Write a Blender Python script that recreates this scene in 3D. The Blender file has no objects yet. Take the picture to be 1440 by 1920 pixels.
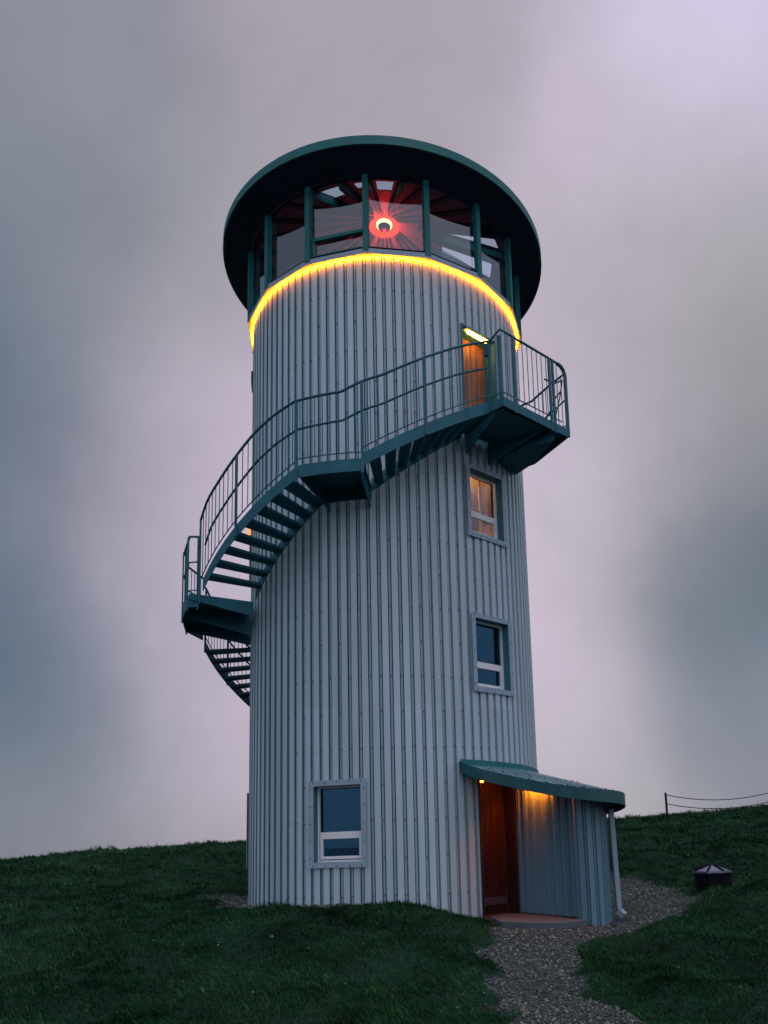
import bpy, math, random
import numpy as np
from mathutils import Vector, Matrix

random.seed(7)
rng = np.random.default_rng(11)
S = bpy.context.scene
COL = S.collection
rad = math.radians
pi = math.pi

# ------------------------------------------------------------------ camera
cam_d = bpy.data.cameras.new('camera')
cam = bpy.data.objects.new('camera', cam_d)
COL.objects.link(cam)
rt = Vector((0.99579955, -0.08462158, -0.03496354))
up = Vector((0.02039357, -0.16728104, 0.98569831))
fw = Vector((0.08926009, 0.98227096, 0.16485264))
cam.matrix_world = Matrix(((rt.x, up.x, -fw.x, 0.0), (rt.y, up.y, -fw.y, -15.0424),
                           (rt.z, up.z, -fw.z, 1.0), (0, 0, 0, 1)))
cam_d.sensor_fit = 'VERTICAL'
cam_d.sensor_height = 36.0
cam_d.sensor_width = 27.0
cam_d.lens = 1513.31 / 1920 * 36
cam_d.shift_x = -(874.62 - 720) / 1920
cam_d.shift_y = (1325.88 - 960) / 1920
cam_d.clip_start = 0.1
cam_d.clip_end = 60000
S.camera = cam

# ------------------------------------------------------------------ exposure
S.view_settings.view_transform = 'Standard'
S.view_settings.look = 'None'
S.view_settings.exposure = 0.0
S.view_settings.gamma = 1.0
S.cycles.use_denoising = True
S.cycles.max_bounces = 8
S.cycles.transparent_max_bounces = 12

def lin(c):
    c = c / 255.0
    return c / 12.92 if c <= 0.04045 else ((c + 0.055) / 1.055) ** 2.4
def L3(r, g, b): return (lin(r), lin(g), lin(b), 1.0)

# ------------------------------------------------------------------ sky (overcast dusk: cloud cover over a low-sun sky)
SUN_EL, SUN_ROT = rad(71.6), rad(162)
W = bpy.data.worlds.new('World'); S.world = W
W.use_nodes = True
nt = W.node_tree; N = nt.nodes; K = nt.links
for n in list(N): N.remove(n)
out = N.new('ShaderNodeOutputWorld'); bg = N.new('ShaderNodeBackground')
K.new(bg.outputs[0], out.inputs[0])
tc = N.new('ShaderNodeTexCoord')
def vm(op, a=None, b=None, s=None):
    n = N.new('ShaderNodeVectorMath'); n.operation = op
    for i, v in enumerate((a, b)):
        if v is None: continue
        if isinstance(v, tuple): n.inputs[i].default_value = v
        else: K.new(v, n.inputs[i])
    if s is not None:
        if isinstance(s, float): n.inputs['Scale'].default_value = s
        else: K.new(s, n.inputs['Scale'])
    return n
def mt(op, a, b=0.0, c=None):
    n = N.new('ShaderNodeMath'); n.operation = op
    for i, v in enumerate((a, b, c)):
        if v is None: continue
        if isinstance(v, (int, float)): n.inputs[i].default_value = v
        else: K.new(v, n.inputs[i])
    return n.outputs[0]
gen = tc.outputs['Generated']
ns = N.new('ShaderNodeTexNoise'); ns.inputs['Scale'].default_value = 3.2; ns.inputs['Detail'].default_value = 4
K.new(gen, ns.inputs['Vector'])
off = vm('SUBTRACT', ns.outputs['Color'], (0.5, 0.5, 0.5))
warp = vm('SCALE', off.outputs[0], s=0.16)
dirn = vm('NORMALIZE', vm('ADD', gen, warp.outputs[0]).outputs[0])
CL = [((-.308,.626,.716),(140,140,152)),((.004,.648,.762),(168,160,172)),((.339,.613,.714),(208,199,226)),
      ((-.341,.716,.609),(106,117,133)),((-.256,.764,.592),(150,150,156)),((.002,.693,.721),(165,158,168)),
      ((.262,.708,.656),(192,180,196)),((.370,.710,.599),(165,165,165)),((-.367,.792,.488),(84,103,120)),
      ((-.248,.837,.487),(165,160,172)),((.254,.818,.516),(188,178,190)),((.387,.764,.516),(140,142,146)),
      ((.344,.822,.454),(135,137,142)),((-.387,.856,.342),(92,108,124)),((-.272,.894,.357),(168,160,176)),
      ((.234,.903,.360),(186,180,185)),((.380,.859,.342),(105,115,127)),((-.398,.900,.176),(74,95,111)),
      ((-.297,.937,.181),(120,129,142)),((-.201,.962,.184),(188,174,192)),((.236,.942,.238),(178,173,177)),
      ((.384,.903,.194),(108,117,129)),((-.397,.917,.033),(122,126,140)),((-.270,.962,.030),(150,148,158)),
      ((-.190,.981,.028),(177,167,180)),((.233,.969,.078),(168,165,170)),((.410,.907,.099),(130,132,145)),
      ((-.175,.85,.50),(192,178,194)),((.175,.955,.25),(210,190,212)),((.30,.80,.55),(166,160,166)),
      ((-.14,.98,.13),(196,181,200)),((-.19,.91,.36),(200,186,204)),((-.17,.93,.30),(202,187,206)),((.21,.88,.42),(206,193,213)),((.19,.97,.16),(207,192,212)),((.15,.86,.5),(200,186,203)),((-.33,.93,.11),(92,106,121)),((.36,.90,.27),(100,111,123))]
ksum = None; wsum = None
for d, c in CL:
    v = Vector(d).normalized()
    dot = vm('DOT_PRODUCT', dirn.outputs[0], tuple(v)).outputs['Value']
    w = mt('EXPONENT', mt('MULTIPLY', mt('SUBTRACT', dot, 1.0), 165.0))
    sc = vm('SCALE', (lin(c[0]), lin(c[1]), lin(c[2])), s=w).outputs[0]
    ksum = sc if ksum is None else vm('ADD', ksum, sc).outputs[0]
    wsum = w if wsum is None else mt('ADD', wsum, w)
# the rest of the sky dome: brighter cloud behind the photographer
BW = 0.004
ksum = vm('ADD', ksum, (0.20*BW, 0.27*BW, 0.36*BW)).outputs[0]
wsum = mt('ADD', wsum, BW)
lobe = mt('MULTIPLY', mt('EXPONENT', mt('MULTIPLY', mt('SUBTRACT', vm('DOT_PRODUCT', gen, (0.22, -0.80, 0.56)).outputs['Value'], 1.0), 4.0)), 0.03)
ksum = vm('ADD', ksum, vm('SCALE', (0.80, 0.76, 0.90), s=lobe).outputs[0]).outputs[0]
wsum = mt('ADD', wsum, lobe)
cloud = vm('SCALE', ksum, s=mt('DIVIDE', 1.0, wsum)).outputs[0]
nz = N.new('ShaderNodeTexNoise'); nz.inputs['Scale'].default_value = 3.4; nz.inputs['Detail'].default_value = 8
nz.inputs['Roughness'].default_value = 0.52
K.new(gen, nz.inputs['Vector'])
cloud = vm('SCALE', cloud, s=mt('MULTIPLY_ADD', nz.outputs['Fac'], 0.50, 0.78)).outputs[0]
nf = N.new('ShaderNodeTexNoise'); nf.inputs['Scale'].default_value = 11; nf.inputs['Detail'].default_value = 7; nf.inputs['Roughness'].default_value = 0.6; nf.inputs['Distortion'].default_value = 0.6
K.new(gen, nf.inputs['Vector'])
cloud = vm('SCALE', cloud, s=mt('MULTIPLY_ADD', nf.outputs['Fac'], 0.16, 0.92)).outputs[0]
sky = N.new('ShaderNodeTexSky'); sky.sky_type = 'NISHITA'; sky.sun_disc = False
sky.sun_elevation = SUN_EL; sky.sun_rotation = SUN_ROT
skyl = vm('SCALE', sky.outputs[0], s=0.004).outputs[0]
K.new(vm('ADD', cloud, skyl).outputs[0], bg.inputs[0])
bg.inputs[1].default_value = 1.0

sun_d = bpy.data.lights.new('sun', 'SUN'); sun_d.energy = 0.5; sun_d.angle = rad(14)
sun_d.color = (0.93, 0.93, 1.0)
sun = bpy.data.objects.new('sun', sun_d); COL.objects.link(sun)
sd = Vector((0.10, -0.30, 0.95))        # towards the light
sun.rotation_euler = sd.to_track_quat('Z', 'Y').to_euler()
sun.location = (10, -30, 30)

# ------------------------------------------------------------------ materials
def mat(name, col, rough=0.5, metal=0.0, noise=0.12, nscale=3.0, bump=0.0, bscale=40.0, spec=0.5, streak=False, emit=None, es=0.0):
    m = bpy.data.materials.new(name); m.use_nodes = True
    t = m.node_tree; b = t.nodes['Principled BSDF']
    b.inputs['Roughness'].default_value = rough
    b.inputs['Metallic'].default_value = metal
    b.inputs['Specular IOR Level'].default_value = spec
    if noise > 0:
        tx = t.nodes.new('ShaderNodeTexCoord'); mp = t.nodes.new('ShaderNodeMapping')
        t.links.new(tx.outputs['Object'], mp.inputs[0])
        if streak: mp.inputs['Scale'].default_value = (1, 1, 0.12)
        n = t.nodes.new('ShaderNodeTexNoise'); n.inputs['Scale'].default_value = nscale; n.inputs['Detail'].default_value = 5
        t.links.new(mp.outputs[0], n.inputs['Vector'])
        r = t.nodes.new('ShaderNodeValToRGB')
        lo = tuple(c * (1 - noise) for c in col[:3]) + (1,); hi = tuple(min(1, c * (1 + noise)) for c in col[:3]) + (1,)
        r.color_ramp.elements[0].position = 0.3; r.color_ramp.elements[1].position = 0.7
        r.color_ramp.elements[0].color = lo; r.color_ramp.elements[1].color = hi
        t.links.new(n.outputs['Fac'], r.inputs[0]); t.links.new(r.outputs[0], b.inputs['Base Color'])
        rr = t.nodes.new('ShaderNodeMapRange'); rr.inputs[3].default_value = max(0, rough - 0.08); rr.inputs[4].default_value = min(1, rough + 0.12)
        t.links.new(n.outputs['Fac'], rr.inputs[0]); t.links.new(rr.outputs[0], b.inputs['Roughness'])
        if bump > 0:
            n2 = t.nodes.new('ShaderNodeTexNoise'); n2.inputs['Scale'].default_value = bscale; n2.inputs['Detail'].default_value = 6
            t.links.new(tx.outputs['Object'], n2.inputs['Vector'])
            bp = t.nodes.new('ShaderNodeBump'); bp.inputs['Strength'].default_value = bump; bp.inputs['Distance'].default_value = 0.02
            t.links.new(n2.outputs['Fac'], bp.inputs['Height']); t.links.new(bp.outputs[0], b.inputs['Normal'])
    else:
        b.inputs['Base Color'].default_value = col if len(col) == 4 else col + (1,)
    if emit:
        b.inputs['Emission Color'].default_value = emit + (1,); b.inputs['Emission Strength'].default_value = es
    return m

M = {}
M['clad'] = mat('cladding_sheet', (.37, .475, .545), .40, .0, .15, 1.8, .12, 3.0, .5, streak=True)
M['slot_shade'] = mat('cladding_slot_shade', (.085, .20, .23), .6, 0, .15, 3)  # shade inside the narrow rib slots, put into the colour
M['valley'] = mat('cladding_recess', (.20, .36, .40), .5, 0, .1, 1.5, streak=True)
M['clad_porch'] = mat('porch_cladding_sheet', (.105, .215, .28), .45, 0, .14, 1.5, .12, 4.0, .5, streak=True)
M['trim'] = mat('flashing_metal', (.24, .34, .42), .5, 0, .08, 4, .05)
_t = M['clad'].node_tree; _b = _t.nodes['Principled BSDF']; _src = _b.inputs['Base Color'].links[0].from_socket
def _m(op, a, b=None):
    n_ = _t.nodes.new('ShaderNodeMath'); n_.operation = op
    for i_, v_ in enumerate((a, b)):
        if v_ is None: continue
        if isinstance(v_, (int, float)): n_.inputs[i_].default_value = v_
        else: _t.links.new(v_, n_.inputs[i_])
    return n_.outputs[0]
_tc = _t.nodes.new('ShaderNodeTexCoord'); _sx = _t.nodes.new('ShaderNodeSeparateXYZ'); _t.links.new(_tc.outputs['Object'], _sx.inputs[0])
_an = _m('FLOOR', _m('ADD', _m('MULTIPLY', _m('ARCTAN2', _sx.outputs['X'], _m('MULTIPLY', _sx.outputs['Y'], -1.0)), 100 / (2 * pi) / 5), 40.0))
_wn = _t.nodes.new('ShaderNodeTexWhiteNoise'); _wn.noise_dimensions = '2D'
_cb = _t.nodes.new('ShaderNodeCombineXYZ'); _t.links.new(_an, _cb.inputs[0]); _t.links.new(_m('FLOOR', _m('DIVIDE', _m('ADD', _sx.outputs['Z'], .7), 3.87)), _cb.inputs[1])
_t.links.new(_cb.outputs[0], _wn.inputs['Vector'])
_sc = _t.nodes.new('ShaderNodeVectorMath'); _sc.operation = 'SCALE'; _t.links.new(_src, _sc.inputs[0]); _t.links.new(_m('ADD', _m('MULTIPLY', _wn.outputs['Value'], .15), .925), _sc.inputs['Scale'])
_t.links.new(_sc.outputs[0], _b.inputs['Base Color'])
M['reveal'] = mat('teal_reveal', (.03, .17, .21), .5, 0, .08, 4)
M['screw'] = mat('screw_head', (.03, .06, .09), .6, .3, 0)
M['teal'] = mat('teal_paint', (.004, .13, .135), .5, 0, .15, 5, spec=.25)
M['fascia'] = mat('dark_teal_fascia', (.004, .075, .085), .45, 0, .2, 4)
M['steel'] = mat('teal_stair_steel', (.018, .12, .165), .5, .0, .2, 6, spec=.2)
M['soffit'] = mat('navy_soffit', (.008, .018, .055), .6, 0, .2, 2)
M['white'] = mat('white_window_frame', (.72, .72, .76), .4, 0, .04, 5)
M['dark'] = mat('dark_interior', (.03, .04, .06), .8, 0, .1, 2)
M['batten'] = mat('ray_shade_batten', (.02, .015, .02), .6, 0, .1, 3)  # dark tone painted in as shade between the red beacon rays
M['ceil'] = mat('lantern_ceiling', (.26, .18, .20), .6, 0, .1, 2)
M['cream'] = mat('warm_plaster', (.6, .5, .42), .8, 0, .05, 2)
M['concrete'] = mat('concrete', (.07, .10, .115), .85, 0, .2, 7, .4, 60)
M['black'] = mat('black_plastic', (.005, .007, .012), .8, 0, .2, 6, spec=.08)
M['wire'] = mat('dark_wire', (.01, .012, .02), .6, .5, 0)
M['zinc'] = mat('zinc_cap', (.16, .19, .27), .3, .5, .15, 6)
M['roofsheet'] = mat('porch_roof_sheet', (.14, .26, .30), .4, .2, .25, 9, .2, 30)

def emis(name, col, s):
    m = bpy.data.materials.new(name); m.use_nodes = True; t = m.node_tree
    t.nodes.remove(t.nodes['Principled BSDF'])
    e = t.nodes.new('ShaderNodeEmission'); e.inputs[0].default_value = col + (1,); e.inputs[1].default_value = s
    t.links.new(e.outputs[0], t.nodes['Material Output'].inputs[0]); return m
M['rope'] = emis('yellow_rope_light', (1.0, .20, .003), 135.0)
M['tube'] = emis('warm_tube', (1.0, .42, .06), 34.0)
M['redring'] = emis('red_beacon_ring', (1.0, .028, .004), 4.0)
M['redcap'] = emis('beacon_glow', (1.0, .6, .22), 4.0)
M['roomlamp'] = emis('room_lamp', (1.0, .43, .17), 260.0)

def glass(name, tint, fac, gt=(.9, .95, 1)):
    m = bpy.data.materials.new(name); m.use_nodes = True; t = m.node_tree
    t.nodes.remove(t.nodes['Principled BSDF'])
    a = t.nodes.new('ShaderNodeBsdfTransparent'); a.inputs[0].default_value = tint + (1,)
    g = t.nodes.new('ShaderNodeBsdfGlossy'); g.inputs['Roughness'].default_value = .015; g.inputs[0].default_value = gt + (1,)
    f = t.nodes.new('ShaderNodeFresnel'); f.inputs[0].default_value = 1.5
    mm = t.nodes.new('ShaderNodeMath'); mm.operation = 'ADD'; mm.inputs[1].default_value = fac
    t.links.new(f.outputs[0], mm.inputs[0])
    ge = t.nodes.new('ShaderNodeNewGeometry'); inv = t.nodes.new('ShaderNodeMath'); inv.operation = 'SUBTRACT'; inv.inputs[0].default_value = 1
    t.links.new(ge.outputs['Backfacing'], inv.inputs[1]); m2 = t.nodes.new('ShaderNodeMath'); m2.operation = 'MULTIPLY'
    t.links.new(mm.outputs[0], m2.inputs[0]); t.links.new(inv.outputs[0], m2.inputs[1]); mm = m2
    x = t.nodes.new('ShaderNodeMixShader'); t.links.new(mm.outputs[0], x.inputs[0])
    t.links.new(a.outputs[0], x.inputs[1]); t.links.new(g.outputs[0], x.inputs[2])
    t.links.new(x.outputs[0], t.nodes['Material Output'].inputs[0]); return m
M['glass'] = glass('window_glass', (.72, .8, .88), .09, (.17, .52, .85))
M['lglass'] = glass('lantern_glass', (.78, .86, .92), .085, (.8, .92, 1))

def wood(name, c1, c2):
    m = bpy.data.materials.new(name); m.use_nodes = True; t = m.node_tree; b = t.nodes['Principled BSDF']
    tx = t.nodes.new('ShaderNodeTexCoord'); mp = t.nodes.new('ShaderNodeMapping'); mp.inputs['Scale'].default_value = (14, 14, .8)
    t.links.new(tx.outputs['Object'], mp.inputs[0])
    n = t.nodes.new('ShaderNodeTexNoise'); n.inputs['Scale'].default_value = 2; n.inputs['Detail'].default_value = 6
    t.links.new(mp.outputs[0], n.inputs['Vector'])
    r = t.nodes.new('ShaderNodeValToRGB'); r.color_ramp.elements[0].position = .35; r.color_ramp.elements[1].position = .65
    r.color_ramp.elements[0].color = c1 + (1,); r.color_ramp.elements[1].color = c2 + (1,)
    t.links.new(n.outputs['Fac'], r.inputs[0]); t.links.new(r.outputs[0], b.inputs['Base Color'])
    b.inputs['Roughness'].default_value = .55; return m
M['wood'] = wood('orange_brown_wood', (.16, .055, .018), (.36, .14, .05))
M['redwood'] = wood('dark_red_wood', (.010, .003, .002), (.03, .006, .004))

# ------------------------------------------------------------------ mesh helpers
class MB:
    def __init__(s): s.v = []; s.f = []; s.alt = []
    def merge(s, o, mats):
        """append another mesh whose faces use the second material"""
        n0 = len(s.f); s.add(o.v, o.f); s.alt.append((n0, len(s.f), mats)); return s
    def add(s, vs, fs):
        o = len(s.v); s.v += [tuple(v) for v in vs]; s.f += [tuple(i + o for i in f) for f in fs]; return s
    def box(s, c, ax, h):
        c = Vector(c); X, Y, Z = [Vector(a) for a in ax]; vs = []
        for k in (-1, 1):
            for j in (-1, 1):
                for i in (-1, 1): vs.append(c + X * (i * h[0]) + Y * (j * h[1]) + Z * (k * h[2]))
        return s.add(vs, [(0, 2, 3, 1), (4, 5, 7, 6), (0, 1, 5, 4), (2, 6, 7, 3), (0, 4, 6, 2), (1, 3, 7, 5)])
    def bar(s, a, b, w, h=None, upv=(0, 0, 1)):
        a = Vector(a); b = Vector(b); h = h or w; d = (b - a); l = d.length; d.normalize()
        u = Vector(upv)
        if abs(d.dot(u)) > .97: u = Vector((1, 0, 0))
        x = d.cross(u).normalized(); y = x.cross(d).normalized()
        return s.box((a + b) / 2, (x, d, y), (w / 2, l / 2, h / 2))
    def tube(s, pts, r, n=8, closed=False, cap=True):
        pts = [Vector(p) for p in pts]; m = len(pts); rings = []
        for i, p in enumerate(pts):
            if closed: t = pts[(i + 1) % m] - pts[i - 1]
            else: t = pts[min(i + 1, m - 1)] - pts[max(i - 1, 0)]
            t.normalize(); u = Vector((0, 0, 1)) if abs(t.z) < .95 else Vector((1, 0, 0))
            x = t.cross(u).normalized(); y = x.cross(t)
            rr = r if not callable(r) else r(i)
            rings.append([p + (x * math.cos(a) + y * math.sin(a)) * rr for a in [2 * pi * k / n for k in range(n)]])
        vs = [v for R_ in rings for v in R_]; fs = []
        for i in range(m if closed else m - 1):
            for k in range(n):
                a = i * n + k; b = i * n + (k + 1) % n; c = ((i + 1) % m) * n + (k + 1) % n; d = ((i + 1) % m) * n + k
                fs.append((a, b, c, d))
        if cap and not closed: fs += [tuple(range(n))[::-1], tuple((m - 1) * n + k for k in range(n))]
        return s.add(vs, fs)
    def prism(s, poly, z0, z1):
        n = len(poly); g = lambda z, i, p: z[i] if isinstance(z, (list, tuple)) else z
        vs = [(p[0], p[1], g(z0, i, p)) for i, p in enumerate(poly)] + [(p[0], p[1], g(z1, i, p)) for i, p in enumerate(poly)]
        fs = [tuple(range(n))[::-1], tuple(range(n, 2 * n))] + [(i, (i + 1) % n, n + (i + 1) % n, n + i) for i in range(n)]
        return s.add(vs, fs)
    def lathe(s, prof, n=64, c=(0, 0), a0=0, a1=2 * pi, close=False):
        full = abs(a1 - a0 - 2 * pi) < 1e-6; m = n if full else n + 1; vs = []
        for i in range(m):
            a = a0 + (a1 - a0) * i / n
            for r, z in prof: vs.append((c[0] + r * math.sin(a), c[1] - r * math.cos(a), z))
        p = len(prof); fs = []
        for i in range(n):
            j = (i + 1) % m
            for k in range(p if close else p - 1):
                fs.append((i * p + k, j * p + k, j * p + (k + 1) % p, i * p + (k + 1) % p))
        return s.add(vs, fs)
    def ribbon(s, rows, thick, nrm=None):
        """rows: list of (inner_bottom, outer_bottom, outer_top, inner_top) sections"""
        vs = [v for r in rows for v in r]; fs = []
        for i in range(len(rows) - 1):
            for k in range(4): fs.append((4 * i + k, 4 * i + (k + 1) % 4, 4 * i + 4 + (k + 1) % 4, 4 * i + 4 + k))
        l = 4 * (len(rows) - 1); fs += [(3, 2, 1, 0), (l, l + 1, l + 2, l + 3)]
        return s.add(vs, fs)
    def build(s, name, m, parent=None, smooth=False, fix=True):
        me = bpy.data.meshes.new(name); me.from_pydata([tuple(v) for v in s.v], [], s.f); me.update()
        if fix:
            import bmesh
            bm = bmesh.new(); bm.from_mesh(me); bmesh.ops.recalc_face_normals(bm, faces=bm.faces); bm.to_mesh(me); bm.free()
        o = bpy.data.objects.new(name, me); COL.objects.link(o)
        me.materials.append(m)
        for n0, n1_, mm in s.alt:
            me.materials.append(mm); k_ = len(me.materials) - 1
            for i_ in range(n0, n1_): me.polygons[i_].material_index = k_
        if smooth:
            me.polygons.foreach_set('use_smooth', [True] * len(me.polygons))
        if parent: o.parent = parent
        return o

def empty(name, loc=(0, 0, 0), parent=None):
    o = bpy.data.objects.new(name, None); COL.objects.link(o); o.location = loc
    if parent: o.parent = parent
    return o
def tag(o, label=None, cat=None, group=None, kind=None):
    if label: o['label'] = label
    if cat: o['category'] = cat
    if group: o['group'] = group
    if kind: o['kind'] = kind
    return o

def P(deg, r, z): a = rad(deg); return Vector((r * math.sin(a), -r * math.cos(a), z))

R = 2.6
# ================================================================== TERRAIN
CTRL = [(0,-15,-.72),(5,-15,-.8),(-6,-14,-.7),(0,-10,-.62),(3.5,-9,-.58),(-4,-8,-.40),(-1.5,-8,-.47),(8,-8,-.4),(-9,-7,-.3),
 (-1.6,-3.6,.11),(-.2,-3.2,.13),(.5,-3.0,.06),(1.05,-2.9,-.16),(1.3,-3.6,-.20),(2.4,-3.9,-.24),(1.9,-3.6,-.20),(3.2,-3.6,-.26),(3.6,-2.4,-.15),(1.4,-6.8,-.44),
 (-.6,-5,-.10),(-2.5,-5.5,-.12),(-2.9,-1,.08),(-2.9,1,.09),(-2.7,-2.2,.10),(-4.6,3.5,.14),(-6,-2,.0),(-9,0,.08),(-14,-2,-.1),(0,0,.0),(2.9,1.2,.05),(0,3,.25),
 (4.5,-3.6,-.18),(5.45,-1.2,.03),(4.9,1,.03),(7,-4,-.05),(6,4,.38),(9,11.5,1.18),(14,11,1.38),(10,-1,.12),(13,3,.5),
 (8,15.5,1.42),(10,15.5,1.55),(13.8,15,1.75),(20,14,2.0),(-5.4,16,1.24),(-8.8,16.3,1.10),(-11.7,16.5,1.06),(-14.7,16.8,.80),(-19,15,.25),
 (-7,8,.55),(-13,8,.3),(0,10,.8),(0,17,1.35),(0,30,.9),(12,30,1.2),(-12,30,-.6),(28,20,1.6),(28,0,.6),(-28,10,-1.2),(-28,-10,-1.5),(28,-20,-1),(0,-28,-1.6),(-20,-25,-2)]
CX = np.array(CTRL, float)
def tpsk(d2): return np.where(d2 > 1e-9, .5 * d2 * np.log(d2 + 1e-12), 0)
_n = len(CX); _A = np.zeros((_n + 3, _n + 3))
_d2 = ((CX[:, None, :2] - CX[None, :, :2]) ** 2).sum(2)
_A[:_n, :_n] = tpsk(_d2) + np.eye(_n) * .15
_A[:_n, _n] = 1; _A[:_n, _n + 1:] = CX[:, :2]; _A[_n, :_n] = 1; _A[_n + 1:, :_n] = CX[:, :2].T
_w = np.linalg.solve(_A, np.append(CX[:, 2], [0, 0, 0]))
def smooth01(t): t = np.clip(t, 0, 1); return t * t * (3 - 2 * t)
_perm = np.random.default_rng(3).random((256, 256))
def vnoise(x, y):
    xi = np.floor(x).astype(int); yi = np.floor(y).astype(int); fx = x - xi; fy = y - yi
    fx = fx * fx * (3 - 2 * fx); fy = fy * fy * (3 - 2 * fy)
    g = lambda a, b: _perm[a & 255, b & 255]
    return (g(xi, yi) * (1 - fx) + g(xi + 1, yi) * fx) * (1 - fy) + (g(xi, yi + 1) * (1 - fx) + g(xi + 1, yi + 1) * fx) * fy
def poly_dist(x, y, poly):
    """signed distance, negative inside"""
    x = np.asarray(x, float); y = np.asarray(y, float); ins = np.zeros(x.shape, bool); dm = np.full(x.shape, 1e9)
    n = len(poly)
    for i in range(n):
        ax, ay = poly[i]; bx, by = poly[(i + 1) % n]
        t = np.clip(((x - ax) * (bx - ax) + (y - ay) * (by - ay)) / ((bx - ax) ** 2 + (by - ay) ** 2), 0, 1)
        dm = np.minimum(dm, np.hypot(x - ax - t * (bx - ax), y - ay - t * (by - ay)))
        c = ((ay > y) != (by > y)) & (x < (bx - ax) * (y - ay) / (by - ay + 1e-12) + ax); ins ^= c
    return np.where(ins, -dm, dm)
PATH = [(1.40,-3.2),(1.16,-4.3),(1.03,-5.3),(.90,-6.5),(.88,-7.2),(1.00,-8.2),(1.2,-9.5),(1.5,-16),(3.2,-16),(2.35,-10),(2.1,-8.6),(1.92,-7.8),(1.80,-7.0),(1.84,-6.2),(2.08,-5.2),(2.5,-4.35),(3.3,-4.0),(3.9,-3.5),(4.75,-2.2),(5.15,-.6),(5.1,1.2),(4.3,2.6),(3.0,2.4),(3.1,-1.5),(2.6,-2.6)]
def path_mask(x, y):
    w = (vnoise(x * 3 + 9, y * 3) - .5) * .35 + (vnoise(x * 9, y * 9 + 4) - .5) * .16
    d1 = poly_dist(x, y, PATH) + w
    rr = np.hypot(x, y)
    th = np.degrees(np.arctan2(x, -y))
    wid = np.where(np.abs(th + 90) < 75, .55, .22)
    d2 = rr - (R + wid) + w * .7
    d3 = poly_dist(x, y, [(-2.4, -.3), (-3.9, 1.0), (-3.7, 1.8), (-2, 1.6)]) + w
    d = np.minimum(np.minimum(d1, d2), d3)
    return 1 - smooth01(d / .14 + .5)
def hbase(x, y):
    x = np.asarray(x, float); y = np.asarray(y, float); z = np.zeros(x.shape)
    xc = np.clip(x, -30, 30); yc = np.clip(y, -30, 32)
    for i in range(_n): z = z + _w[i] * tpsk((xc - CX[i, 0]) ** 2 + (yc - CX[i, 1]) ** 2)
    z = z + _w[_n] + _w[_n + 1] * xc + _w[_n + 2] * yc
    r = np.hypot(x - 2, y - 4)
    z = z - smooth01((r - 26) / 260) * 75 - smooth01((r - 22) / 30) * 1.5
    return z
def height(x, y):
    z = hbase(x, y); pm = path_mask(x, y)
    far = smooth01((np.hypot(x, y + 4) - 3) / 8)
    lump = (vnoise(x * 1.1 + 3, y * 1.1 + 8) - .5) * (.20 + .10 * far) + (vnoise(x * 2.7, y * 2.7 + 5) - .5) * (.11 + .03 * far) + (vnoise(x * 7 + 1, y * 7) - .5) * .035
    near_t = smooth01((np.hypot(x, y) - R - .1) / .8)
    return z + lump * (1 - pm * .8) * (.25 + .75 * near_t) - pm * .015
n1, n2 = 560, 560
def warp(u, c, a, L):
    return c + a * np.sinh(u * L)
ux = np.linspace(-1, 1, n1); uy = np.linspace(-1, 1, n2)
gx = warp(ux, 2.0, 2.6, 5.3); gy = warp(uy, -3.0, 2.6, 5.3)
GX, GY = np.meshgrid(gx, gy)
GZ = height(GX.ravel(), GY.ravel()).reshape(GX.shape)
vs = np.stack([GX.ravel(), GY.ravel(), GZ.ravel()], 1)
idx = np.arange(n1 * n2).reshape(n2, n1)
fs = np.stack([idx[:-1, :-1].ravel(), idx[:-1, 1:].ravel(), idx[1:, 1:].ravel(), idx[1:, :-1].ravel()], 1)
def fastmesh(name, vs, fs, m, attr=None, mats=None, smooth=True):
    me = bpy.data.meshes.new(name); k = fs.shape[1]
    me.vertices.add(len(vs)); me.vertices.foreach_set('co', vs.astype(np.float32).ravel())
    me.loops.add(fs.size); me.loops.foreach_set('vertex_index', fs.astype(np.int32).ravel())
    me.polygons.add(len(fs)); me.polygons.foreach_set('loop_start', np.arange(0, fs.size, k, dtype=np.int32))
    me.polygons.foreach_set('loop_total', np.full(len(fs), k, dtype=np.int32))
    if smooth: me.polygons.foreach_set('use_smooth', np.ones(len(fs), bool))
    me.update(calc_edges=True)
    if attr:
        for an, av in attr.items():
            a = me.attributes.new(an, 'FLOAT', 'POINT'); a.data.foreach_set('value', av.astype(np.float32))
    o = bpy.data.objects.new(name, me); COL.objects.link(o); me.materials.append(m); return o

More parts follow.
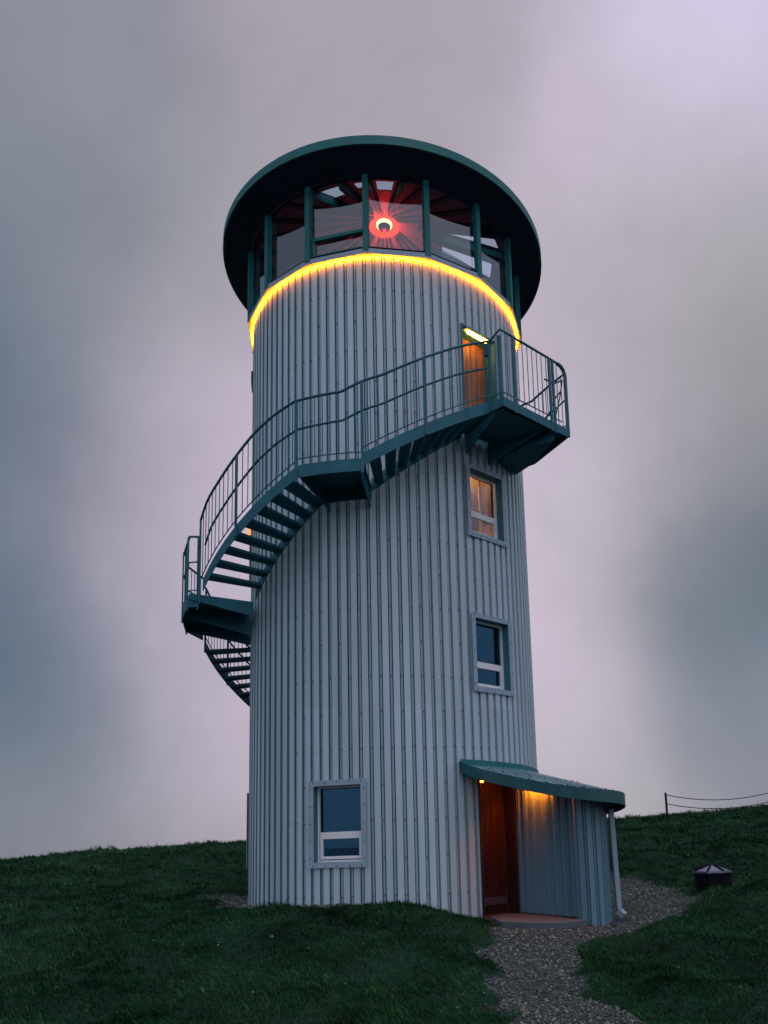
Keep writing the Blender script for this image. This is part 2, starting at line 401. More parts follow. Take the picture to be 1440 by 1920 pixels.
def ground_mat():
    m = bpy.data.materials.new('turf_and_gravel'); m.use_nodes = True; t = m.node_tree; b = t.nodes['Principled BSDF']
    A = t.nodes.new('ShaderNodeAttribute'); A.attribute_name = 'path'
    tx = t.nodes.new('ShaderNodeTexCoord')
    def ramp(sc, stops, det=6, rough=.6):
        n = t.nodes.new('ShaderNodeTexNoise'); n.inputs['Scale'].default_value = sc; n.inputs['Detail'].default_value = det; n.inputs['Roughness'].default_value = rough
        t.links.new(tx.outputs['Object'], n.inputs['Vector'])
        r = t.nodes.new('ShaderNodeValToRGB'); e = r.color_ramp.elements
        e[0].position, e[0].color = stops[0][0], stops[0][1] + (1,); e[1].position, e[1].color = stops[-1][0], stops[-1][1] + (1,)
        for p_, c_ in stops[1:-1]:
            q = e.new(p_); q.color = c_ + (1,)
        t.links.new(n.outputs['Fac'], r.inputs[0]); return r.outputs[0], n
    g1, nn = ramp(.9, [(.3, (.006, .022, .012)), (.5, (.010, .045, .026)), (.7, (.022, .055, .038))])
    g2, _ = ramp(14, [(.35, (.35, .4, .4)), (.65, (1.3, 1.25, 1.15))], 8, .7)
    mu = t.nodes.new('ShaderNodeMix'); mu.data_type = 'RGBA'; mu.blend_type = 'MULTIPLY'; mu.inputs['Factor'].default_value = 1
    t.links.new(g1, mu.inputs['A']); t.links.new(g2, mu.inputs['B'])
    gr, n3 = ramp(28, [(.35, (.02, .03, .035)), (.55, (.07, .085, .09)), (.7, (.18, .19, .19))], 6, .7)
    mx = t.nodes.new('ShaderNodeMix'); mx.data_type = 'RGBA'
    t.links.new(A.outputs['Fac'], mx.inputs['Factor']); t.links.new(mu.outputs['Result'], mx.inputs['A']); t.links.new(gr, mx.inputs['B'])
    t.links.new(mx.outputs['Result'], b.inputs['Base Color']); b.inputs['Roughness'].default_value = .95; b.inputs['Specular IOR Level'].default_value = .15
    bp = t.nodes.new('ShaderNodeBump'); bp.inputs['Strength'].default_value = .8; bp.inputs['Distance'].default_value = .05
    t.links.new(n3.outputs['Fac'], bp.inputs['Height']); t.links.new(bp.outputs[0], b.inputs['Normal'])
    return m
M['ground'] = ground_mat()
go = fastmesh('ground', vs, fs, M['ground'], {'path': path_mask(GX.ravel(), GY.ravel())})
tag(go, kind='structure')

# sea to the horizon
sm = bpy.data.materials.new('sea_water'); sm.use_nodes = True; b = sm.node_tree.nodes['Principled BSDF']
b.inputs['Base Color'].default_value = (.006, .03, .07, 1); b.inputs['Roughness'].default_value = .35
t = sm.node_tree; tx = t.nodes.new('ShaderNodeTexCoord'); n = t.nodes.new('ShaderNodeTexNoise'); n.inputs['Scale'].default_value = .08
t.links.new(tx.outputs['Object'], n.inputs['Vector']); bp = t.nodes.new('ShaderNodeBump'); bp.inputs['Distance'].default_value = 1.5
t.links.new(n.outputs['Fac'], bp.inputs['Height']); t.links.new(bp.outputs[0], b.inputs['Normal'])
q = 26000
sea = MB().add([(-q, -q, -62), (q, -q, -62), (q, q, -62), (-q, q, -62)], [(0, 1, 2, 3)]).build('sea', sm)
tag(sea, kind='structure')
# low headland across the water, far left
hm = mat('headland_turf', (.02, .045, .07), .95, 0, .2, .01)
h = MB(); nh = 60; hv = []
for i in range(nh + 1):
    a = i / nh; X = -6400 + a * 3800; Y = 6200 - 300 * math.sin(a * 3)
    hz = -62 + 120 * (math.sin(pi * a) ** .6) * (0.8 + .2 * math.sin(a * 14)) + 6 * math.sin(a * 37)
    hv += [(X, Y - 500, -66), (X, Y, hz), (X, Y + 700, -66)]
h.add(hv, [(3 * i + k, 3 * i + 3 + k, 3 * i + 4 + k, 3 * i + 1 + k) for i in range(nh) for k in (0, 1)])
tag(h.build('hills', hm, smooth=True), kind='structure')

# ------------------------------------------------------------------ grass (blades) and gravel (stones)
def grass():
    # density falls with distance from the viewing side; covers everything in sight around the tower
    n = 560000
    d = 5.5 * (36 / 5.5) ** (rng.random(n) ** .85)
    a = rad(-32) + rng.random(n) * rad(76)
    x = d * np.sin(a); y = -15.04 + d * np.cos(a)
    keep = (np.hypot(x, y) > R + .06) & (rng.random(n) > path_mask(x, y) * .975)
    keep &= ~((poly_dist(x, y, [(1.7, -1.6), (1.2, -2.7), (1.6, -3.7), (2.7, -3.5), (3.3, -3.3), (3.35, -2), (2.9, -.4)]) < .03))
    x, y, d = x[keep], y[keep], d[keep]; n = len(x)
    z = height(x, y) - .01
    cl = vnoise(x * 1.7 + 2, y * 1.7); cl2 = vnoise(x * 5, y * 5 + 7)
    hgt = (.018 + .085 * (cl * cl2) ** 1.3 + .045 * rng.random(n) ** 4) * (.58 + .045 * d)
    tall = rng.random(n) < .006; hgt = np.where(tall, hgt * 2.2, hgt)
    w = .0028 * (.6 + d * .11) * (.7 + .6 * rng.random(n))
    th = rng.random(n) * 2 * pi; lx = np.cos(th); ly = np.sin(th)
    lean = hgt * (.35 + .9 * rng.random(n)); la = rng.random(n) * 2 * pi * .55 + 2.2
    dx = np.cos(la) * lean; dy = np.sin(la) * lean
    b0 = np.stack([x - lx * w, y - ly * w, z], 1); b1 = np.stack([x + lx * w, y + ly * w, z], 1)
    m0 = np.stack([x - lx * w * .8 + dx * .35, y - ly * w * .8 + dy * .35, z + hgt * .6], 1)
    m1 = np.stack([x + lx * w * .8 + dx * .35, y + ly * w * .8 + dy * .35, z + hgt * .6], 1)
    tp = np.stack([x + dx, y + dy, z + hgt], 1)
    vs = np.stack([b0, b1, m1, m0, tp], 1).reshape(-1, 3)
    i = np.arange(n)[:, None] * 5
    fs = np.concatenate([i + [0, 1, 2], i + [0, 2, 3], i + [3, 2, 4]], 0)
    shade = np.repeat(rng.random(n), 5)
    return vs, fs, shade
gm = bpy.data.materials.new('grass_blades'); gm.use_nodes = True; t = gm.node_tree; b = t.nodes['Principled BSDF']
A = t.nodes.new('ShaderNodeAttribute'); A.attribute_name = 'kind'
r = t.nodes.new('ShaderNodeValToRGB'); e = r.color_ramp.elements
e[0].position = 0; e[0].color = (.006, .050, .015, 1); e[1].position = 1; e[1].color = (.10, .12, .075, 1)
for p_, c_ in ((.45, (.010, .078, .022, 1)), (.8, (.024, .098, .034, 1)), (.93, (.06, .095, .055, 1))):
    q_ = e.new(p_); q_.color = c_
t.links.new(A.outputs['Fac'], r.inputs[0])
tx = t.nodes.new('ShaderNodeTexCoord'); n = t.nodes.new('ShaderNodeTexNoise'); n.inputs['Scale'].default_value = .55; n.inputs['Detail'].default_value = 5
t.links.new(tx.outputs['Object'], n.inputs['Vector'])
r2 = t.nodes.new('ShaderNodeValToRGB'); r2.color_ramp.elements[0].position = .35; r2.color_ramp.elements[1].position = .68
r2.color_ramp.elements[0].color = (.35, .45, .35, 1); r2.color_ramp.elements[1].color = (1.6, 1.6, 1.5, 1)
t.links.new(n.outputs['Fac'], r2.inputs[0])
nB = t.nodes.new('ShaderNodeTexNoise'); nB.inputs['Scale'].default_value = 1.7; nB.inputs['Detail'].default_value = 7; nB.inputs['Roughness'].default_value = .65
t.links.new(tx.outputs['Object'], nB.inputs['Vector'])
r3 = t.nodes.new('ShaderNodeValToRGB'); r3.color_ramp.elements[0].position = .36; r3.color_ramp.elements[1].position = .66
r3.color_ramp.elements[0].color = (.30, .36, .42, 1); r3.color_ramp.elements[1].color = (1.55, 1.4, 1.5, 1)
t.links.new(nB.outputs['Fac'], r3.inputs[0])
m0 = t.nodes.new('ShaderNodeMix'); m0.data_type = 'RGBA'; m0.blend_type = 'MULTIPLY'; m0.inputs['Factor'].default_value = 1
t.links.new(r2.outputs[0], m0.inputs['A']); t.links.new(r3.outputs[0], m0.inputs['B'])
mu = t.nodes.new('ShaderNodeMix'); mu.data_type = 'RGBA'; mu.blend_type = 'MULTIPLY'; mu.inputs['Factor'].default_value = 1
t.links.new(r.outputs[0], mu.inputs['A']); t.links.new(m0.outputs['Result'], mu.inputs['B']); t.links.new(mu.outputs['Result'], b.inputs['Base Color'])
b.inputs['Roughness'].default_value = .85; b.inputs['Specular IOR Level'].default_value = .12
gv, gf, gs = grass()
g_o = fastmesh('grass', gv, gf, gm, {'kind': gs}, smooth=False)
tag(g_o, 'short dark green turf covering the hillside around the tower', 'grass', kind='stuff')

def gravel():
    n = 110000
    d = 6 * (24 / 6) ** (rng.random(n)); a = rad(-26) + rng.random(n) * rad(60)
    x = d * np.sin(a); y = -15.04 + d * np.cos(a)
    keep = (rng.random(n) < path_mask(x, y) ** 1.5 + .006) & (np.hypot(x, y) > R + .05)
    keep &= ~((poly_dist(x, y, [(1.7, -1.6), (1.2, -2.7), (1.6, -3.7), (2.7, -3.5), (3.3, -3.3), (3.35, -2), (2.9, -.4)]) < .03))
    x, y, d = x[keep], y[keep], d[keep]; n = len(x); z = height(x, y)
    s = (.008 + .016 * rng.random(n) ** 2.5) * (.7 + .05 * d)
    base = np.array([(1, 0, 0), (.3, .9, 0), (-.8, .6, 0), (-.8, -.6, 0), (.3, -.9, 0), (.1, .1, .7), (0, 0, -.6)], float)
    vs = base[None] * (1 + .5 * (rng.random((n, 7, 3)) - .5))
    th = rng.random(n) * 2 * pi; c, s_ = np.cos(th)[:, None], np.sin(th)[:, None]
    X = vs[:, :, 0] * c - vs[:, :, 1] * s_; Y = (vs[:, :, 0] * s_ + vs[:, :, 1] * c) * .75; Z = vs[:, :, 2] + .25 * X * (rng.random(n)[:, None] - .5)
    V = np.stack([X * s[:, None] + x[:, None], Y * s[:, None] + y[:, None], Z * s[:, None] + z[:, None] + s[:, None] * .25], 2).reshape(-1, 3)
    T = np.array([(0, 1, 5), (1, 2, 5), (2, 3, 5), (3, 4, 5), (4, 0, 5), (1, 0, 6), (2, 1, 6), (3, 2, 6), (4, 3, 6), (0, 4, 6)])
    F = (np.arange(n)[:, None, None] * 7 + T[None]).reshape(-1, 3)
    return V, F, np.repeat(rng.random(n), 7)
V, F, sh = gravel()
sm2 = bpy.data.materials.new('grey_stones'); sm2.use_nodes = True; t = sm2.node_tree; b = t.nodes['Principled BSDF']
A = t.nodes.new('ShaderNodeAttribute'); A.attribute_name = 'kind'; r = t.nodes.new('ShaderNodeValToRGB'); e = r.color_ramp.elements
e[0].color = (.022, .026, .024, 1); e[1].color = (.24, .24, .22, 1)
q_ = e.new(.6); q_.color = (.078, .092, .086, 1); q_ = e.new(.88); q_.color = (.15, .17, .155, 1)
t.links.new(A.outputs['Fac'], r.inputs[0]); t.links.new(r.outputs[0], b.inputs['Base Color']); b.inputs['Roughness'].default_value = .8
tag(fastmesh('gravel', V, F, sm2, {'kind': sh}, smooth=False), 'loose grey gravel of the path leading to the porch', 'gravel', kind='stuff')

# ================================================================== LIGHTHOUSE
LH = empty('lighthouse')
tag(LH, 'tall round tower clad in pale ribbed metal with glazed red-lit lantern room and outside stair', 'lighthouse')

# openings in the shell: (theta0, theta1, z0, z1)
WINDOWS = [(-20, .76, 1.94), (39, 3.47, 4.64), (39, 6.11, 7.27), (-98, .76, 1.94), (-98, 6.11, 7.27), (150, 3.47, 4.64), (150, 6.11, 7.27)]
HALF = 9.0
OPEN = [(t_ - HALF, t_ + HALF, a, b_) for t_, a, b_ in WINDOWS] + [(29.5, 47.5, 7.80, 9.93), (29.8, 46.8, -.6, 2.02)]
NR = 100; DZ = .026
PROF = [(0, DZ), (.60, DZ), (.62, -.035), (.67, -.035), (.69, 0), (.89, 0), (.91, -.035), (.965, -.035), (1.0, DZ)]
def prof_r(deg):
    u = (deg / 360.0 * NR) % 1.0
    # wide outer flats, narrow valleys
    for (a, ra), (b_, rb_) in zip(PROF, PROF[1:]):
        if u <= b_: return R + ra + (rb_ - ra) * (u - a) / (b_ - a)
    return R + DZ
def clad_shell(rf, thetas, zs, opens):
    mb = MB(); mb.mi = []; T = sorted(set([round(t_, 4) for t_ in thetas])); Z = sorted(set(zs))
    for t_ in T:
        for z in Z: mb.v.append(tuple(P(t_, rf(t_), z)))
    nz_ = len(Z)
    for i in range(len(T)):
        t0 = T[i]; t1 = T[(i + 1) % len(T)] + (360 if i == len(T) - 1 else 0); tm = (t0 + t1) / 2
        if tm > 180: tm -= 360
        for j in range(nz_ - 1):
            zm = (Z[j] + Z[j + 1]) / 2; skip = False
            for a, b_, z0, z1 in opens:
                if ((tm - a) % 360) < (b_ - a) and z0 < zm < z1: skip = True; break
            if not skip:
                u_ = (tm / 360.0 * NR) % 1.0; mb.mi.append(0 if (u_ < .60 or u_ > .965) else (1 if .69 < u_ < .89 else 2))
                k = (i + 1) % len(T); mb.f.append((i * nz_ + j, k * nz_ + j, k * nz_ + j + 1, i * nz_ + j + 1))
    return mb
th = []
for k in range(NR):
    for u in (0, .60, .62, .67, .69, .89, .91, .965): th.append((k + u) * 360 / NR - 180)
th = [((t_ + 180) % 360) - 180 for t_ in th]
for a, b_, *_r in OPEN: th += [((a + 180) % 360) - 180, ((b_ + 180) % 360) - 180]
zs = [-.6, 10.93] + [z for o_ in OPEN for z in o_[2:]]
# normalise range for sorting
clad_mb = clad_shell(prof_r, th, zs, OPEN)
# lining
th2 = list(np.arange(-180, 180, 5.0)) + [((v + 180) % 360) - 180 for o_ in OPEN for v in o_[:2]]
clad_shell(lambda t_: 2.42, th2, zs, OPEN).build('inner_wall', M['dark'], LH, fix=False)
for z in (.0, 2.75, 5.35, 10.85):
    MB().lathe([(0.01, z), (2.42, z), (2.42, z + .12), (0.01, z + .12)], 48).build('floor_slab', M['dark'], LH)
MB().lathe([(0.01, 7.68), (2.42, 7.68), (2.42, 7.8), (0.01, 7.8)], 48).build('floor_slab', M['cream'], LH)
# screws in the valleys
sc = MB(); 
def screw(c, n_, t_, s=.011):
    c = Vector(c); u = Vector((0, 0, 1)); vs = []
    for k in range(6):
        a = pi / 3 * k; d_ = t_ * math.cos(a) + u * math.sin(a); vs.append(c + d_ * s)
    for k in range(6):
        a = pi / 3 * k; d_ = t_ * math.cos(a) + u * math.sin(a); vs.append(c + d_ * s * .7 + n_ * .012)
    sc.add(vs, [tuple(range(6, 12))] + [(k, (k + 1) % 6, 6 + (k + 1) % 6, 6 + k) for k in range(6)])
def in_open(tm, z, pad=1.5, pz=.12):
    return any(((tm - a + pad) % 360) < (b_ - a + 2 * pad) and z0 - pz < z < z1 + pz for a, b_, z0, z1 in OPEN)
for k in range(NR):
    tm = (k + .80) * 360 / NR - 180
    for j in range(20):
        z = .25 + j * .56
        if j % 2 and k % 2: continue
        if z > 10.8 or in_open(tm, z): continue
        a = rad(tm); screw(P(tm, R + .001, z + random.uniform(-.012, .012)), Vector((math.sin(a), -math.cos(a), 0)), Vector((math.cos(a), math.sin(a), 0)))
clad_mb.merge(sc, M['screw'])
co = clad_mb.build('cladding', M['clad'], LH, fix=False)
co.data.materials.append(M['valley']); co.data.materials.append(M['slot_shade'])
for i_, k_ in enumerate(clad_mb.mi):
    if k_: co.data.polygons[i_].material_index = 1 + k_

# ------------------------------------------------------------------ windows
def frame_at(deg):
    a = rad(deg); return Vector((math.cos(a), math.sin(a), 0)), Vector((math.sin(a), -math.cos(a), 0))
UZ = Vector((0, 0, 1))
def ringbox(mb, C, t_, n_, w, h, bw, n0, n1, bwb=None, bwt=None):
    """rectangular ring, outer half sizes w,h; bar width bw; from depth n0 to n1; bars butt end to end"""
    bb = bwb or bw; bt = bwt or bw; nc = (n0 + n1) / 2; nh = abs(n1 - n0) / 2
    mb.box(C + n_ * nc + UZ * (h - bt / 2), (t_, n_, UZ), (w, nh, bt / 2))
    mb.box(C + n_ * nc - UZ * (h - bb / 2), (t_, n_, UZ), (w, nh, bb / 2))
    zc = (bb - bt) / 2; hh = h - (bb + bt) / 2
    for s in (-1, 1): mb.box(C + n_ * nc + t_ * (s * (w - bw / 2)) + UZ * zc, (t_, n_, UZ), (bw / 2, nh, hh))
def make_window(deg, z0, z1, lit=False):
    t_, n_ = frame_at(deg); zc = (z0 + z1) / 2; h = (z1 - z0) / 2
    hw = R * math.sin(rad(HALF)) - .005
    C = Vector((n_.x * R, n_.y * R, zc))
    fl = MB(); ringbox(fl, C, t_, n_, hw + .075, h + .075, .085, .034, .044)
    s2 = MB()
    for i in range(5):
        for s in (-1, 1):
            s2.box(C + n_ * .047 + t_ * ((i - 2) * hw * .5) + UZ * s * (h + .045), (t_, n_, UZ), (.008, .004, .008))
            s2.box(C + n_ * .047 + t_ * (s * (hw + .045)) + UZ * ((i - 2) * h * .45), (t_, n_, UZ), (.008, .004, .008))
    fl.merge(s2, M['screw'])
    fo = fl.build('window_flashing', M['trim'], LH, fix=False)
    rv = MB(); ringbox(rv, C, t_, n_, hw + .006, h + .006, .012, -.24, .033)
    rv.build('reveal', M['reveal'], fo)
    wf = MB(); nn_ = -.11
    ringbox(wf, C, t_, n_, hw - .008, h - .008, .032, nn_ - .05, nn_)
    zt = z0 + (z1 - z0) * .37
    wf.box(C + n_ * (nn_ - .02) + UZ * (zt - zc), (t_, n_, UZ), (hw - .053, .03, .03))
    # lower sash
    zl0 = z0 + .053; zl1 = zt - .03; Cl = Vector((C.x, C.y, (zl0 + zl1) / 2))
    ringbox(wf, Cl, t_, n_, hw - .055, (zl1 - zl0) / 2, .045, nn_ - .035, nn_ + .012)
    wo = wf.build('window_frame', M['white'], LH)
    g = MB(); g.box(C + n_ * (nn_ - .03) + UZ * ((zt + .03 + z1 - .053) / 2 - zc), (t_, n_, UZ), (hw - .054, .004, (z1 - .053 - zt - .03) / 2))
    g.build('upper_pane', M['glass'], wo)
    g = MB(); g.box(Cl + n_ * (nn_ - .02), (t_, n_, UZ), (hw - .101, .004, (zl1 - zl0) / 2 - .046))
    g.build('lower_pane', M['glass'], wo)
    # dark blind / room lining some way behind the panes
    return fo
for i, (d_, a, b_) in enumerate(WINDOWS): make_window(d_, a, b_)
# lit room behind the upper windows
MB().lathe([(2.405, 5.47), (2.405, 5.8), (2.405, 6.0)], 60).build('room_lining', M['cream'], LH)
clad_shell(lambda t_: 2.405, th2, [6.0, 6.11, 7.27, 7.68] , OPEN).build('room_lining', M['cream'], LH, fix=False)
MB().lathe([(.01, 7.60), (.16, 7.60), (.19, 7.66), (.01, 7.66)], 24, c=(1.1, -.9)).build('ceiling_lamp', M['roomlamp'], LH)
pl = MB(); pl.bar(P(47, 2.2, 6.4), P(47, 2.2, 7.6), .05); pl.build('curtain', mat('yellow_curtain', (.6, .38, .08), .8), LH)

# ------------------------------------------------------------------ upper doorway
def doorway(deg, hw, z0, z1, depth, m, zfloor, boards=7, handle_side=-1):
    t_, n_ = frame_at(deg); C = Vector((n_.x * R, n_.y * R, (z0 + z1) / 2)); h = (z1 - z0) / 2
    rv = MB()
    for s in (-1, 1): rv.box(C + t_ * (s * (hw + .008)) + n_ * (-depth / 2 + .01), (t_, n_, UZ), (.012, depth / 2 + .02, h))
    rv.box(C + UZ * (h + .004) + n_ * (-depth / 2 + .01), (t_, n_, UZ), (hw + .02, depth / 2 + .02, .012))
    fr = rv.build('door_frame', M['reveal'] if m == M['wood'] else m, LH)
    d = MB(); bw = 2 * hw / boards
    for i in range(boards):
        d.box(C + t_ * (-hw + bw * (i + .5)) + n_ * (-depth - .02), (t_, n_, UZ), (bw / 2 - .005, .022, h - .01))
    d.box(C + n_ * (-depth - .045), (t_, n_, UZ), (hw, .01, h - .01))
    do = d.build('door', m, LH)
    hd = MB(); hz = zfloor + 1.0 - C.z
    hd.tube([C + n_ * (-depth) + t_ * (handle_side * (hw - .08)) + UZ * hz, C + n_ * (-depth + .05) + t_ * (handle_side * (hw - .08)) + UZ * hz,
             C + n_ * (-depth + .055) + t_ * (handle_side * (hw - .2)) + UZ * hz], .01, 8)
    hd.build('door_handle', M['zinc'], do)
    return C, t_, n_, h
hwU = R * math.sin(rad(9.0)) - .004
C, t_, n_, h = doorway(38.5, hwU, 7.80, 9.93, .26, M['wood'], 7.85)
lm = MB(); lm.tube([C + n_ * (-.03) + t_ * -.22 + UZ * (h - .045), C + n_ * (-.03) + t_ * .24 + UZ * (h - .045)], .028, 10)
lo = lm.build('door_tube_light', M['tube'], LH)
hs = MB(); hs.box(C + n_ * (-.03) + UZ * (h - .012), (t_, n_, UZ), (.30, .04, .012)); hs.build('lamp_housing', M['white'], lo)
ps = MB(); ps.box(C + n_ * (-.235) + UZ * (-h + .25), (t_, n_, UZ), (hwU - .01, .012, .14)); ps.build('kick_panel', M['steel'], LH)

hwL = R * math.sin(rad(8.5)) - .004
C2, t2, n2_, h2 = doorway(38.3, hwL, -.22, 2.0, .22, M['redwood'], -.1, boards=5)
lm = MB(); lm.tube([C2 + n2_ * (-.17) + t2 * -.34 + UZ * (h2 - .04), C2 + n2_ * (-.17) + t2 * -.12 + UZ * (h2 - .04)], .016, 8)
lm.build('porch_door_lamp', emis('door_tube', (1.0, .10, .008), 34.0), LH)

# ------------------------------------------------------------------ lantern room
OFF = -6.75
ang = [OFF + 22.5 * k for k in range(16)]
RL = 2.70
def ngon_ring(r0, r1, z0, z1, name, m, parent):
    mb = MB(); vs = []
    for a in ang:
        vs += [P(a, r0, z0), P(a, r1, z0), P(a, r1, z1), P(a, r0, z1)]
    fs = []
    for i in range(16):
        j = (i + 1) % 16
        for k in range(4): fs.append((4 * i + k, 4 * j + k, 4 * j + (k + 1) % 4, 4 * i + (k + 1) % 4))
    mb.add(vs, fs); return mb.build(name, m, parent)
ngon_ring(2.35, 2.735, 10.935, 11.03, 'sill_ring', M['trim'], LH)
ngon_ring(2.60, 2.70, 11.034, 11.09, 'sill_gasket', M['black'], LH)
# rope light tucked under the sill
MB().tube([P(a, 2.645, 10.917) for a in np.arange(0, 360, 4)], .007, 8, closed=True).build('rope_light', M['rope'], LH)
for a in ang:
    t_, n_ = frame_at(a)
    mb = MB(); mb.box(P(a, 2.695, 11.72), (t_, n_, UZ), (.048, .05, .735)); mb.build('mullion', M['teal'], LH)
for i in range(16):
    a0, a1 = ang[i], ang[i] + 22.5; p0 = P(a0, 2.63, 0); p1 = P(a1, 2.63, 0); d = (p1 - p0).normalized()
    mid = (p0 + p1) / 2; t_ = d; n_ = Vector((d.y, -d.x, 0)); hw = (p1 - p0).length / 2 - .05
    g = MB(); g.box(mid + UZ * ((11.09 + 12.46) / 2), (t_, n_, UZ), (hw, .006, (12.46 - 11.09) / 2 - .002)); g.build('lantern_pane', M['lglass'], LH)
    if i == 15:   # opening light with transom
        tb = MB(); tb.box(mid + n_ * .03 + UZ * 11.42, (t_, n_, UZ), (hw, .035, .028))
        tb.box(mid + n_ * .03 + t_ * (-hw + .022) + UZ * 11.24, (t_, n_, UZ), (.02, .03, .145))
        tb.box(mid + n_ * .03 + UZ * 11.105, (t_, n_, UZ), (hw - .045, .03, .014))
        tb.build('transom', M['teal'], LH)
RR = 3.215; ZR = 12.70
ts = MB()
NS = 128
def tz(a, r): p = P(a, r, 0); return -.0139 * p.x - .017 * p.y
roof = MB(); prof = [(2.60, 12.44), (3.21, 12.60), (3.21, 12.625), (RR, 12.625), (RR, 12.80), (3.15, 12.83), (.3, 14.12), (.3, 14.02), (2.60, 12.70)]
for part, (pf, m_, nm) in enumerate([([(2.60, 12.42), (3.17, 12.54), (3.17, 12.64), (2.60, 12.66)], M['soffit'], 'roof_soffit'),
                                  ([(3.173, 12.54), (RR, 12.53), (RR, 12.695), (3.173, 12.72)], M['teal'], 'roof_fascia')]):
    mb = MB(); vs = []; p_ = len(pf)
    for i in range(NS):
        a = 360 * i / NS
        for r_, z_ in pf: vs.append(P(a, r_, z_ + tz(a, r_)))
    mb.add(vs, [(i * p_ + k, ((i + 1) % NS) * p_ + k, ((i + 1) % NS) * p_ + (k + 1) % p_, i * p_ + (k + 1) % p_) for i in range(NS) for k in range(p_)])
    mb.build(nm, m_, LH)
# conical roof with glazed wedges
CZ = lambda r: 13.93 - .54 * r
SKY_ = [(-3.2, 4.4, 1.86, 2.36), (-29, -20, 1.90, 2.34), (-13, -9.5, 2.05, 2.33), (59, 70, 1.30, 2.40), (79, 94, 1.20, 2.2), (100, 109, 1.4, 2.3), (150, 158, 1.4, 2.3), (-150, -142, 1.4, 2.3)]
T = sorted(set([round(x_, 3) for x_ in list(np.arange(-180, 180, 5)) + [v for s in SKY_ for v in s[:2]]])); Q = sorted(set([.12, 2.7] + [v for s in SKY_ for v in s[2:]]))
for nm, dz, m_ in (('lantern_ceiling', 0, M['ceil']), ('cone_roof', .09, M['teal'])):
    mb = MB()
    if dz:
        SKY_ = [(s[0] - 2.5, s[1] + 2.5, s[2] - .2, s[3] + .12) for s in SKY_]
        T = sorted(set([round(x_, 3) for x_ in list(np.arange(-180, 180, 5)) + [v for s in SKY_ for v in s[:2]]])); Q = sorted(set([.12, 2.7] + [v for s in SKY_ for v in s[2:]]))
    for t_ in T:
        for r_ in Q: mb.v.append(tuple(P(t_, r_ * (1.1 if (dz and r_ == 2.7) else 1), CZ(r_) + dz)))
    for i in range(len(T)):
        tm = (T[i] + (T[(i + 1) % len(T)] + (360 if i == len(T) - 1 else 0))) / 2
        for j in range(len(Q) - 1):
            rm = (Q[j] + Q[j + 1]) / 2
            if any(s[0] < tm < s[1] and s[2] < rm < s[3] for s in SKY_): continue
            k = (i + 1) % len(T); mb.f.append((i * len(Q) + j, k * len(Q) + j, k * len(Q) + j + 1, i * len(Q) + j + 1))
    mb.build(nm, m_, LH, fix=False)
MB().lathe([(.01, CZ(0) + .15), (.15, CZ(0) + .1), (.15, CZ(0) - .02), (.01, CZ(0) - .02)], 24).build('roof_apex', M['black'], LH)
rb = MB()
for k in range(30):
    a = 360 / 30 * k + 5.6
    if any(s[0] < ((a + 180) % 360) - 180 < s[1] for s in SKY_): continue
    rb.bar(P(a, .33, CZ(.33) - .02), P(a, 1.2, CZ(1.2) - .02), .05, .05); rb.bar(P(a, 1.2, CZ(1.2) - .02), P(a, 2.58, CZ(2.58) - .02), .11, .05)
rb.build('ceiling_battens', M['batten'], LH)
rb = MB()
for a in (-30, -17, -6.5, 7.5, 57, 72, 77, 96):
    rb.bar(P(a, .85, CZ(.85) - .08), P(a, 2.58, CZ(2.58) - .08), .07, .14)
rb.build('ceiling_rafters', M['teal'], LH)
# beacon
BZ = CZ(0) - .13
MB().lathe([(.02, BZ + .10), (.31, BZ + .03), (.31, BZ - .04), (.23, BZ - .05), (.19, BZ - .0), (.02, BZ + .02)], 32).build('beacon_ring', M['redring'], LH)
bc = MB(); bc.lathe([(.005, BZ - .16)] + [(.135 * math.sin(x_), BZ - .03 - .13 * math.cos(x_)) for x_ in np.linspace(.1, 1.35, 8)], 24); bc.build('beacon_globe', mat('beacon_glass', (.012, .006, .016), .9, 0, 0, spec=.05), LH, True)
MB().lathe([(.132, BZ - .06), (.165, BZ - .03), (.165, BZ + .0), (.1, BZ + .01)], 32).build('beacon_rim', M['redcap'], LH)
pd = bpy.data.lights.new('beacon_light', 'POINT'); pd.energy = 34; pd.color = (1, .03, .03); pd.shadow_soft_size = .03
po = bpy.data.objects.new('beacon_light', pd); COL.objects.link(po); po.location = (0, 0, BZ - .21); po.parent = LH

# ------------------------------------------------------------------ entrance porch
def zr(x, y):     # porch roof plane height (underside at the outer edge)
    r_ = math.hypot(x, y); return None
WP = [(1.93, -1.72), (2.20, -2.30), (2.45, -2.78), (2.63, -3.16)]
NOSE = [(2.63, -3.16), (2.66, -3.29), (2.74, -3.35), (2.86, -3.36), (2.97, -3.30), (3.03, -3.18)]
BACK = [(3.03, -3.18), (3.13, -3.0), (3.2, -2.7), (3.22, -2.0), (3.16, -1.2), (2.95, -.5), (2.6, -.12)]
